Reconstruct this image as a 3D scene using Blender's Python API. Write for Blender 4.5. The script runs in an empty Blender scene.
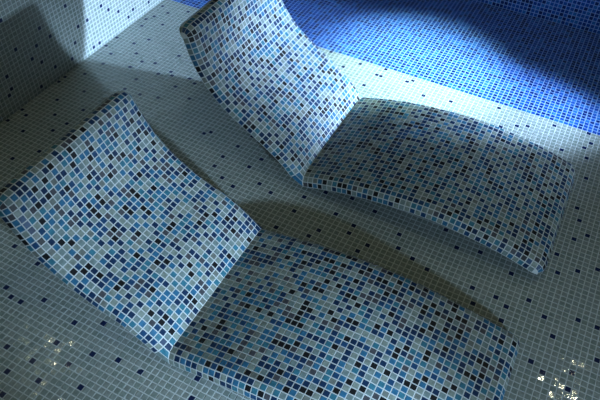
import bpy, math, random
import numpy as np
from mathutils import Matrix, Vector

S = 0.022                      # one mosaic tile, grout included, in metres
rng = np.random.default_rng(7)
SC = bpy.context.scene
COL = SC.collection

# ------------------------------------------------------------------ helpers
def tag(o, label, category, kind=None, group=None):
    o['label'] = label
    o['category'] = category
    if kind: o['kind'] = kind
    if group: o['group'] = group
    return o

def mosaic_mesh(name, P, N, mats, tone, accent=None, keep=None, gap=0.08, lift=0.025, tilt=0.0, grout_drop=0.0):
    """A mosaic skin: P is an (a+1, b+1, 3) lattice of corner points in tile units, N the
    surface normals there.  Every cell becomes a real raised glass tile with sloped sides,
    standing on a sheet of grout.  tone: (a, b) random value choosing the tile colour."""
    a, b = P.shape[0]-1, P.shape[1]-1
    c = [P[:-1, :-1], P[1:, :-1], P[1:, 1:], P[:-1, 1:]]
    n = [N[:-1, :-1], N[1:, :-1], N[1:, 1:], N[:-1, 1:]]
    size = np.minimum(np.linalg.norm(c[1]-c[0], axis=-1), np.linalg.norm(c[2]-c[3], axis=-1))
    size2 = np.minimum(np.linalg.norm(c[3]-c[0], axis=-1), np.linalg.norm(c[2]-c[1], axis=-1))
    ok = (size > .06) & (size2 > .06)
    small = np.clip(np.minimum(size, size2), .05, 1)
    if keep is not None: ok &= keep
    mid = sum(c)/4
    nm = sum(n); nm /= np.linalg.norm(nm, axis=-1, keepdims=True)+1e-9
    e1 = c[1]-c[0]; e1 = e1/(np.linalg.norm(e1, axis=-1, keepdims=True)+1e-9)
    e2 = np.cross(nm, e1)
    tl = np.clip(rng.normal(size=(a, b, 2)), -2, 2)*tilt
    verts, faces, mi, tn, ac = [], [], [], [], []
    # grout sheet
    gv = (P - N*grout_drop).reshape(-1, 3)
    idx = np.arange((a+1)*(b+1)).reshape(a+1, b+1)
    gf = np.stack([idx[:-1, :-1], idx[1:, :-1], idx[1:, 1:], idx[:-1, 1:]], -1).reshape(-1, 4)
    if keep is not None: gf = gf[keep.reshape(-1)]
    verts.append(gv); faces.append(gf)
    mi.append(np.ones(len(gf), int)); tn.append(np.zeros(len(gf))); ac.append(np.zeros(len(gf)))
    # tiles
    sel = np.argwhere(ok)
    I, J = sel[:, 0], sel[:, 1]
    k = len(I)
    low, top = [], []
    for q in range(4):
        cq, nq = c[q][I, J], n[q][I, J]
        d = mid[I, J]-cq
        L = np.linalg.norm(d, axis=-1, keepdims=True)+1e-9
        g = gap*small[I, J][:, None]; f_low = np.minimum(g*1.414/L, .4); f_top = np.minimum(g*1.25*1.414/L, .45)
        lo = cq + d*f_low - nq*.005
        tp = cq + d*f_top
        r = tp-mid[I, J]
        h = lift + (r*e1[I, J]).sum(-1)*tl[I, J, 0] + (r*e2[I, J]).sum(-1)*tl[I, J, 1]
        low.append(lo); top.append(tp + nm[I, J]*h[:, None])
    base = len(gv)
    tv = np.stack(low+top, 1).reshape(-1, 3)          # eight per tile
    o = base + np.arange(k)[:, None]*8
    fs = [o+np.array([[4, 5, 6, 7]])]
    for q in range(4):
        q2 = (q+1) % 4
        fs.append(o+np.array([[q, q2, 4+q2, 4+q]]))
    tf = np.stack(fs, 1).reshape(-1, 4)
    verts.append(tv); faces.append(tf)
    t = tone[I, J]
    mi.append(np.zeros(k*5, int)); tn.append(np.repeat(t, 5))
    A = np.zeros(k) if accent is None else accent[I, J].astype(float)
    ac.append(np.repeat(A, 5))
    V = np.concatenate(verts)*S; Fc = np.concatenate(faces)
    me = bpy.data.meshes.new(name)
    me.vertices.add(len(V)); me.vertices.foreach_set('co', V.astype(np.float32).ravel())
    me.loops.add(len(Fc)*4); me.loops.foreach_set('vertex_index', Fc.astype(np.int32).ravel())
    me.polygons.add(len(Fc)); me.polygons.foreach_set('loop_start', (np.arange(len(Fc))*4).astype(np.int32))
    me.polygons.foreach_set('material_index', np.concatenate(mi).astype(np.int32))
    me.polygons.foreach_set('use_smooth', np.zeros(len(Fc), bool))
    for m in mats: me.materials.append(m)
    at = me.attributes.new('tone', 'FLOAT', 'FACE'); at.data.foreach_set('value', np.concatenate(tn).astype(np.float32))
    at = me.attributes.new('accent', 'FLOAT', 'FACE'); at.data.foreach_set('value', np.concatenate(ac).astype(np.float32))
    me.update(calc_edges=True); me.validate()
    return me

def link(name, me, parent=None):
    o = bpy.data.objects.new(name, me); COL.objects.link(o)
    if parent: o.parent = parent
    return o

# ------------------------------------------------------------------ materials
def nodes(name):
    m = bpy.data.materials.new(name); m.use_nodes = True
    nt = m.node_tree
    return m, nt, nt.nodes['Principled BSDF']

def tile_material(name, stops, accent=(0.012, 0.025, 0.085), rough=0.12, cloud=0.18, spec=0.5, ripple=0.0):
    """glazed tile: colour picked per tile from a constant ramp, faint clouding inside each tile"""
    m, nt, bs = nodes(name)
    N, L = nt.nodes, nt.links
    at = N.new('ShaderNodeAttribute'); at.attribute_name = 'tone'
    rp = N.new('ShaderNodeValToRGB'); rp.color_ramp.interpolation = 'CONSTANT'
    el = rp.color_ramp.elements
    while len(el) > 1: el.remove(el[-1])
    el[0].position = 0; el[0].color = (*stops[0][1], 1)
    for p, c in stops[1:]:
        e = el.new(p); e.color = (*c, 1)
    L.new(at.outputs['Fac'], rp.inputs['Fac'])
    tc = N.new('ShaderNodeTexCoord')
    no = N.new('ShaderNodeTexNoise'); no.inputs['Scale'].default_value = 75; no.inputs['Detail'].default_value = 3
    L.new(tc.outputs['Object'], no.inputs['Vector'])
    mr = N.new('ShaderNodeMapRange'); mr.inputs['From Min'].default_value = .3; mr.inputs['From Max'].default_value = .7
    mr.inputs['To Min'].default_value = 1-cloud; mr.inputs['To Max'].default_value = 1+cloud
    L.new(no.outputs['Fac'], mr.inputs['Value'])
    mu = N.new('ShaderNodeMix'); mu.data_type = 'RGBA'; mu.blend_type = 'MULTIPLY'; mu.inputs['Factor'].default_value = 1
    ac = N.new('ShaderNodeAttribute'); ac.attribute_name = 'accent'
    mx = N.new('ShaderNodeMix'); mx.data_type = 'RGBA'
    L.new(ac.outputs['Fac'], mx.inputs['Factor'])
    L.new(rp.outputs['Color'], mx.inputs[6]); mx.inputs[7].default_value = (*accent, 1)
    L.new(mx.outputs[2], mu.inputs[6]); L.new(mr.outputs['Result'], mu.inputs[7])
    L.new(mu.outputs[2], bs.inputs['Base Color'])
    bs.inputs['Roughness'].default_value = rough
    if ripple:                                           # hand-poured glass: a slightly wavy face
        n2 = N.new('ShaderNodeTexNoise'); n2.inputs['Scale'].default_value = 140; n2.inputs['Detail'].default_value = 2
        L.new(tc.outputs['Object'], n2.inputs['Vector'])
        bp = N.new('ShaderNodeBump'); bp.inputs['Strength'].default_value = ripple; bp.inputs['Distance'].default_value = .001
        L.new(n2.outputs['Fac'], bp.inputs['Height']); L.new(bp.outputs['Normal'], bs.inputs['Normal'])
    bs.inputs['Specular IOR Level'].default_value = spec
    return m

def grout_material(name, col):
    m, nt, bs = nodes(name)
    N, L = nt.nodes, nt.links
    tc = N.new('ShaderNodeTexCoord'); no = N.new('ShaderNodeTexNoise'); no.inputs['Scale'].default_value = 30
    L.new(tc.outputs['Object'], no.inputs['Vector'])
    rp = N.new('ShaderNodeValToRGB')
    rp.color_ramp.elements[0].position = .3; rp.color_ramp.elements[0].color = (*[c*.88 for c in col], 1)
    rp.color_ramp.elements[1].position = .7; rp.color_ramp.elements[1].color = (*[min(1, c*1.08) for c in col], 1)
    L.new(no.outputs['Fac'], rp.inputs['Fac']); L.new(rp.outputs['Color'], bs.inputs['Base Color'])
    bs.inputs['Roughness'].default_value = .8
    return m

M_white = tile_material('white_glass_tile', [(0, (.27, .33, .305)), (.33, (.295, .35, .33)), (.66, (.32, .365, .345))], rough=.05, spec=.5, ripple=.16)
M_white_grout = grout_material('pale_grout', (.64, .70, .70))
LOUNGE = [(0, (.26, .315, .285)), (.16, (.205, .275, .275)), (.28, (.036, .165, .30)), (.43, (.048, .20, .28)),
          (.53, (.011, .038, .10)), (.70, (.017, .070, .17)), (.79, (.012, .014, .017)), (.90, (.080, .083, .098)), (.955, (.19, .215, .20))]
M_lounge = tile_material('mixed_blue_mosaic_tile', LOUNGE, rough=.42, cloud=.22, spec=.3)
M_lounge_grout = grout_material('lounger_grout', (.66, .71, .72))
M_blue = tile_material('deep_blue_tile', [(0, (.008, .065, .38)), (.25, (.014, .10, .48)), (.48, (.004, .026, .17)), (.72, (.028, .17, .56)), (.90, (.006, .042, .28))], rough=.3, spec=.2)
M_blue_grout = grout_material('light_blue_grout', (.30, .50, .95))
M_under = grout_material('grey_render', (.16, .18, .18))

# ------------------------------------------------------------------ floor, walls (the setting)
WX, BY, BB = -54.55, 88.5, 128.5     # left wall plane, edge of the blue field, blue back wall
ACC = [(-54,33),(-54,37),(-54,48),(-54,50),(-54,64),(-54,68),(-53,78),(-53,85),(-52,36),(-52,75),(-52,80),(-51,53),(-51,62),(-50,43),(-50,58),(-50,83),(-49,32),(-49,68),(-48,78),(-47,39),(-47,48),(-47,71),(-46,65),(-46,86),(-45,25),(-44,35),(-44,60),(-43,38),(-43,43),(-43,63),(-42,29),(-42,78),(-40,53),(-40,57),(-40,64),(-37,61),(-37,69),(-36,53),(-35,63),(-34,62),(-32,54),(-31,59),(-30,63),(-29,9),(-28,62),(-26,57),(-24,2),(-23,8),(-22,1),(-20,1),(-17,3),(-17,49),(-16,-6),(-16,50),(-13,-9),(-11,-12),(-11,-6),(-10,-2),(-10,2),(-10,42),(-10,45),(-9,49),(-8,-8),(-8,53),(-7,40),(-7,88),(-6,-4),(-6,4),(-4,-1),(-4,39),(-4,45),(-3,48),(-3,51),(-2,-6),(-2,84),(0,0),(0,42),(1,87),(3,41),(3,48),(4,0),(5,80),(6,85),(7,46),(7,85),(7,88),(8,34),(9,39),(9,43),(12,3),(12,46),(13,0),(13,86),(14,35),(14,87),(15,37),(16,42),(17,47),(18,83),(20,39),(20,41),(22,46),(23,36),(24,38),(24,84),(28,43),(29,40),(32,39),(34,87),(35,38),(35,48),(36,81),(38,45),(39,83),(41,84),(42,46),(43,38),(44,35),(46,87),(47,38),(48,44),(49,34),(49,37),(49,80),(52,40),(53,83),(53,88),(54,52),(54,80),(54,85),(55,29),(55,38),(55,48),(55,65),(55,74),(56,57),(56,62),(57,28),(57,35),(58,50),(58,59),(60,40),(61,27),(61,30),(61,52),(63,40),(64,34)]

# camera (pose solved from the lattice of the floor tiles)
CF, CYAW, CPITCH, CROLL = 644.107, -0.43388, 0.82084, 0.04940
CAMP = np.array([44.432, -31.334, 87.059])
fw = np.array([math.sin(CYAW)*math.cos(CPITCH), math.cos(CYAW)*math.cos(CPITCH), -math.sin(CPITCH)])
r0 = np.array([math.cos(CYAW), -math.sin(CYAW), 0]); u0 = np.cross(r0, fw)
cr, ur = math.cos(CROLL)*r0+math.sin(CROLL)*u0, -math.sin(CROLL)*r0+math.cos(CROLL)*u0

def flat(origin, du, dv, nu, nv, normal):
    i, j = np.meshgrid(np.arange(nu+1), np.arange(nv+1), indexing='ij')
    P = np.array(origin, float)+i[..., None]*np.array(du, float)+j[..., None]*np.array(dv, float)
    return P, np.broadcast_to(np.array(normal, float), P.shape).copy()

X0, X1, Y0 = -54.5, 105.5, -60.5
nu, nv = int(X1-X0), int(BY-Y0)
P, Nn = flat((X0, Y0, 0), (1, 0, 0), (0, 1, 0), nu, nv, (0, 0, 1))
acc = np.zeros((nu, nv), bool)
for (x, y) in ACC: acc[int(x-X0-.5+.01), int(y-Y0-.5+.01)] = True
# scattered accents where the picture does not reach (the rest of the room's floor)
ii, jj = np.meshgrid(np.arange(nu)+X0+.5, np.arange(nv)+Y0+.5, indexing='ij')
dz = np.stack([ii, jj, 0*ii], -1)-CAMP
zz = dz@fw; px = 308.8+CF*(dz@cr)/zz; py = 202.1-CF*(dz@ur)/zz
unseen = (zz < 1) | (px < -3) | (px > 603) | (py < -3) | (py > 403)
acc |= unseen & (rng.random((nu, nv)) < .03)
o = link('floor', mosaic_mesh('floor', P, Nn, [M_white, M_white_grout], rng.random((nu, nv)), acc, tilt=.022))
tag(o, 'pale grey-white mosaic tiled floor with scattered navy tiles around the loungers', 'floor', 'structure')

nb = int(BB-BY)
P, Nn = flat((X0, BY, 0), (1, 0, 0), (0, 1, 0), nu, nb, (0, 0, 1))
o = link('floor', mosaic_mesh('blue_floor', P, Nn, [M_blue, M_blue_grout], rng.random((nu, nb)), gap=.10, tilt=.011))
tag(o, 'deep blue mosaic tiled strip of floor behind the far lounger', 'floor', 'structure')

nh = 100
P, Nn = flat((X0, BB, 0), (1, 0, 0), (0, 0, 1), nu, nh, (0, -1, 0))
o = link('wall_back', mosaic_mesh('wall_back', P, Nn, [M_blue, M_blue_grout], rng.random((nu, nh)), tilt=.011))
tag(o, 'dark navy blue mosaic wall beyond the blue floor', 'wall', 'structure')

WACC = [(32,2),(36,4),(37,5),(37,8),(40,19),(41,12),(44,1),(44,8),(46,6),(46,10),(48,13),(49,3),(50,10),(54,2),(56,5),(56,14),(58,8),(61,1),(61,8),(63,1),(66,9),(68,7),(71,5),(74,2),(76,3),(82,2)]
WY0 = -60.75
nw = int(BB-WY0)
P, Nn = flat((WX, WY0, -.2), (0, 1, 0), (0, 0, 1), nw, nh, (1, 0, 0))
acc = np.zeros((nw, nh), bool)
for (y, z) in WACC: acc[int(y-WY0+.2), z] = True
jj, kk = np.meshgrid(np.arange(nw)+WY0+.5, np.arange(nh), indexing='ij')
acc |= ((kk > 30) | (jj > 92) | (jj < 25)) & (rng.random((nw, nh)) < .03)
acc &= ~((jj > BY) & (kk >= 0))
o = link('wall_left', mosaic_mesh('wall_left', P, Nn, [M_white, M_white_grout], rng.random((nw, nh)), acc, tilt=.011))
tag(o, 'white mosaic tiled wall with scattered navy tiles behind the lounger heads', 'wall', 'structure')

# ------------------------------------------------------------------ loungers
R = 6/math.pi                       # edge rounding: one tile per 30 degrees
W = 25                              # flat tiles across
def spline(pts, n):
    p = np.array(pts, float)
    d = np.r_[0, np.cumsum(np.hypot(*np.diff(p, axis=0).T))]
    ext = np.vstack([2*p[0]-p[1], p, 2*p[-1]-p[-2]])
    out = []
    for i in range(len(p)-1):
        a, b, c, e = ext[i:i+4]
        for t in np.linspace(0, 1, 40, endpoint=False):
            out.append(.5*((2*b)+(-a+c)*t+(2*a-5*b+4*c-e)*t*t+(-a+3*b-3*c+e)*t**3))
    out.append(p[-1]); out = np.array(out)
    for _ in range(60):                                  # ease small kinks
        out[1:-1] = .25*out[:-2]+.5*out[1:-1]+.25*out[2:]
    d = np.r_[0, np.cumsum(np.hypot(*np.diff(out, axis=0).T))]
    s = np.linspace(0, d[-1], n+1)
    return np.stack([np.interp(s, d, out[:, 0]), np.interp(s, d, out[:, 1])], -1), d[-1]

def normals(prof, sign):
    t = np.gradient(prof, axis=0); t /= np.linalg.norm(t, axis=1, keepdims=True)
    return np.stack([-t[:, 1], t[:, 0]], -1)*sign

PHI = np.radians([-120, -90, -60, -30]+[0]*0)
def skin(prof, nrm, miter, end_sign):
    """sweep the bullnosed cross-section along the profile; the profile ends in a rounded nose"""
    n0 = nrm.copy(); k0 = np.ones(len(prof))
    m = np.array(miter[0]); n0[0] = m; k0[0] = miter[1]
    rows_p, rows_n, cen = [], [], []
    # (point, normal, stretch) along the length, then the nose
    seq = [(prof[i], n0[i], k0[i]) for i in range(len(prof))]
    c = prof[-1]-nrm[-1]*R
    for j in range(1, 5 if end_sign > 0 else 4):
        a = math.radians(30*j)*end_sign
        n = nrm[-1]; nn = np.array([n[0]*math.cos(a)-n[1]*math.sin(a), n[0]*math.sin(a)+n[1]*math.cos(a)])
        seq.append((c+nn*R, nn, 1.0))
    ys = [(math.radians(-p), 0.0) for p in (90, 60, 30)]+[(0.0, float(y)) for y in range(W+1)]+[(math.radians(p), float(W)) for p in (30, 60, 90)]
    Pn = np.zeros((len(seq), len(ys), 3)); Nn = np.zeros_like(Pn)
    for i, (p, n, k) in enumerate(seq):
        for j, (ph, y) in enumerate(ys):
            d = R*(1-math.cos(ph))*k
            q = p-n*d
            Pn[i, j] = (q[0], y+R*math.sin(ph), q[1])
            v = np.array([n[0]*math.cos(ph), math.sin(ph), n[1]*math.cos(ph)])
            Nn[i, j] = v/np.linalg.norm(v)
    return Pn, Nn

def lounge_tones(a, b):
    t = rng.random((a, b))
    # pale tiles rarely touch along an edge: every other cell is usually a coloured one
    ch = (np.add.outer(np.arange(a), np.arange(b)) % 2 == 0)
    pale = ch & (rng.random((a, b)) < .30)
    t[pale] = rng.random(pale.sum())*.28
    dark = (~ch) & (t < .28) & (rng.random((a, b)) < .55)
    t[dark] = .28+rng.random(dark.sum())*.67
    return t

def solid(name, poly, y0, y1, mat):
    """prism of an x-z outline between two y values (tile units)"""
    n = len(poly)
    v = [(x*S, y0*S, z*S) for x, z in poly]+[(x*S, y1*S, z*S) for x, z in poly]
    f = [tuple(range(n))[::-1], tuple(range(n, 2*n))]+[(i, (i+1) % n, n+(i+1) % n, n+i) for i in range(n)]
    me = bpy.data.meshes.new(name); me.from_pydata(v, [], f); me.materials.append(mat)
    me.validate(); me.update()
    for p_ in me.polygons: p_.use_smooth = False
    import bmesh
    bm = bmesh.new(); bm.from_mesh(me); bmesh.ops.recalc_face_normals(bm, faces=bm.faces); bm.to_mesh(me); bm.free()
    return me

def under_sheet(me, Pn):
    """close the slab underneath with a plain rendered sheet between its two lower edges"""
    V = len(me.vertices)
    import bmesh
    bm = bmesh.new(); bm.from_mesh(me)
    A = [bm.verts.new(p*S) for p in Pn[:, 0]]; B = [bm.verts.new(p*S) for p in Pn[:, -1]]
    for i in range(len(A)-1):
        f = bm.faces.new((A[i], A[i+1], B[i+1], B[i])); f.material_index = 2
    lip = [bm.verts.new(p*S) for p in Pn[-1]]                # lip under the nose
    f = bm.faces.new(lip); f.material_index = 2
    bm.to_mesh(me); bm.free()
    me.materials.append(M_under)

def lounger(origin, back_pts, seat_pts, nb_, ns_, label):
    root = bpy.data.objects.new('heated_lounger', None); COL.objects.link(root)
    root.empty_display_size = .2
    ox, oy, oz = origin
    root.location = (ox*S, oy*S, 0)
    tag(root, label, 'lounger', group='mosaic loungers')
    jx, jz = seat_pts[0]
    bp, bl = spline(back_pts, nb_); sp, sl = spline(seat_pts, ns_)
    print('LOUNGER', nb_, round(bl, 2), ns_, round(sl, 2))
    bp[:, 1] += oz; sp[:, 1] += oz
    bn = normals(bp, -1); sn = normals(sp, 1)
    m = np.array([-.25, .968]); k = 1.0
    out = []
    for nm, pr, nr, es in (('backrest', bp, bn, 1), ('seat', sp, sn, -1)):
        Pn, Nn = skin(pr, nr, (m, k), es)
        if nm == 'seat': Pn = Pn[:, ::1]
        me = mosaic_mesh(nm, Pn, Nn, [M_lounge, M_lounge_grout], lounge_tones(Pn.shape[0]-1, Pn.shape[1]-1), tilt=.011)
        under_sheet(me, Pn)
        link(nm, me, root); out.append(Pn)
    # recessed plinth carrying the shell
    top = [(p[0], p[1]-1.85) for p in (sp-sn*0)[3:-3]]
    bt = [tuple(p-n*1.85) for p, n in zip(bp, bn)][:12][::-1]
    poly = [(bt[0][0], 0)]+[q for q in bt if q[1] > .05]+[q for q in top if q[1] > .02]+[(top[-1][0], 0)]
    link('plinth', solid('plinth', poly, 3.5, W-3.5, M_under), root)
    return root

FRONT_BACK = [(7.05,2.85),(5.1,4.65),(3.1,6.05),(0.9,7.45),(-1.9,8.55),(-4.6,9.65),(-7.5,11.25),(-10.15,13.1),(-12.2,15.1),(-13.9,17.6),(-15.1,19.75),(-16.1,21.8)]
FRONT_SEAT = [(7.05,2.85),(11,3.6),(15.8,4.5),(20.4,5.15),(25.7,5.65),(30,5.75),(34,5.6),(39,4.95),(44,4.25),(47,3.75),(51.3,2.75)]
FAR_BACK = [(7.05,2.85),(5.0,5.2),(2.6,7.3),(0.0,9.2),(-2.6,10.9),(-5.2,12.6),(-7.8,14.5),(-10.0,16.8),(-11.8,19.4),(-13.1,22.2),(-14.15,25.6)]
FAR_SEAT = [(7.05,2.85),(11,4.05),(15.8,5.2),(20.4,5.95),(25.7,6.5),(30,6.7),(34,6.65),(39,6.1),(44,5.3),(47,4.6),(50.6,3.5)]
lounger((0, 4.5, 0), FRONT_BACK, FRONT_SEAT, 30, 44, 'blue mosaic lounger in the foreground nearest the camera, cut off by the bottom edge')
lounger((.82, 45.6, .8), FAR_BACK, FAR_SEAT, 31, 44, 'blue mosaic tiled lounger farther away, standing next to the deep blue floor')

# ------------------------------------------------------------------ light
def v(x, y, z): return Vector((x*S, y*S, z*S))
def lamp(name, typ, loc, energy, col, target=None, **kw):
    d = bpy.data.lights.new(name, typ); d.energy = energy; d.color = col
    for k_, val in kw.items(): setattr(d, k_, val)
    o_ = bpy.data.objects.new(name, d); COL.objects.link(o_); o_.location = v(*loc)
    if target is not None:
        o_.rotation_euler = (v(*target)-v(*loc)).to_track_quat('-Z', 'Y').to_euler()
    return o_
COOL = (.50, .71, 1.0)
NEAR, FAR = (114, -32, 36), (112, 105, 29)          # two low wall lamps right of the loungers
lamp('near_lamp_beam', 'SPOT', NEAR, 360, (.53, .76, 1.0), (12, 10, 1), spot_size=math.radians(31), spot_blend=1.0, shadow_soft_size=.06)
lamp('near_lamp_spill', 'SPOT', NEAR, 78, (.53, .76, 1.0), (20, 44, 4), spot_size=math.radians(74), spot_blend=1.0, shadow_soft_size=.06)
lamp('far_lamp_beam', 'SPOT', FAR, 1150, COOL, (0, 80.5, 4), spot_size=math.radians(33), spot_blend=1.0, shadow_soft_size=.05)
lamp('far_lamp_spill', 'SPOT', FAR, 65, COOL, (-4, 64, 12), spot_size=math.radians(44), spot_blend=1.0, shadow_soft_size=.05)
lamp('floor_downlight', 'SPOT', (12, 110, 112), 520, (.66, 1.0, .98), (12, 91, 0), spot_size=math.radians(28), spot_blend=1.0, shadow_soft_size=.04)
lamp('ceiling_lamp', 'POINT', (78, 86, 92), 4, (1.0, .98, .66), shadow_soft_size=.02)
lamp('wall_lamp', 'POINT', (-50, 16, 72), 1.4, (1.0, .98, .66), shadow_soft_size=.016)
lamp('overhead_fill', 'POINT', (30, 20, 170), 16, (.94, 1.0, .70), shadow_soft_size=.25)  # added fill light, no fixture behind it: raises the ambient from above

w = bpy.data.worlds.new('room_air'); SC.world = w; w.use_nodes = True
w.node_tree.nodes['Background'].inputs['Color'].default_value = (.55, .6, .45, 1)
w.node_tree.nodes['Background'].inputs['Strength'].default_value = .06

# ------------------------------------------------------------------ camera
cd = bpy.data.cameras.new('camera'); cam = bpy.data.objects.new('camera', cd); COL.objects.link(cam)
cd.sensor_width = 36; cd.lens = CF*36/600; cd.shift_x = -8.788/600; cd.shift_y = 2.114/600
cd.clip_start = .01
mw = Matrix.Identity(4)
for i in range(3):
    mw[i][0], mw[i][1], mw[i][2], mw[i][3] = cr[i], ur[i], -fw[i], CAMP[i]*S
cam.matrix_world = mw
SC.camera = cam
vs = SC.view_settings
vs.view_transform = 'Standard'; vs.look = 'None'; vs.exposure = 0; vs.gamma = 1; vs.use_curve_mapping = False
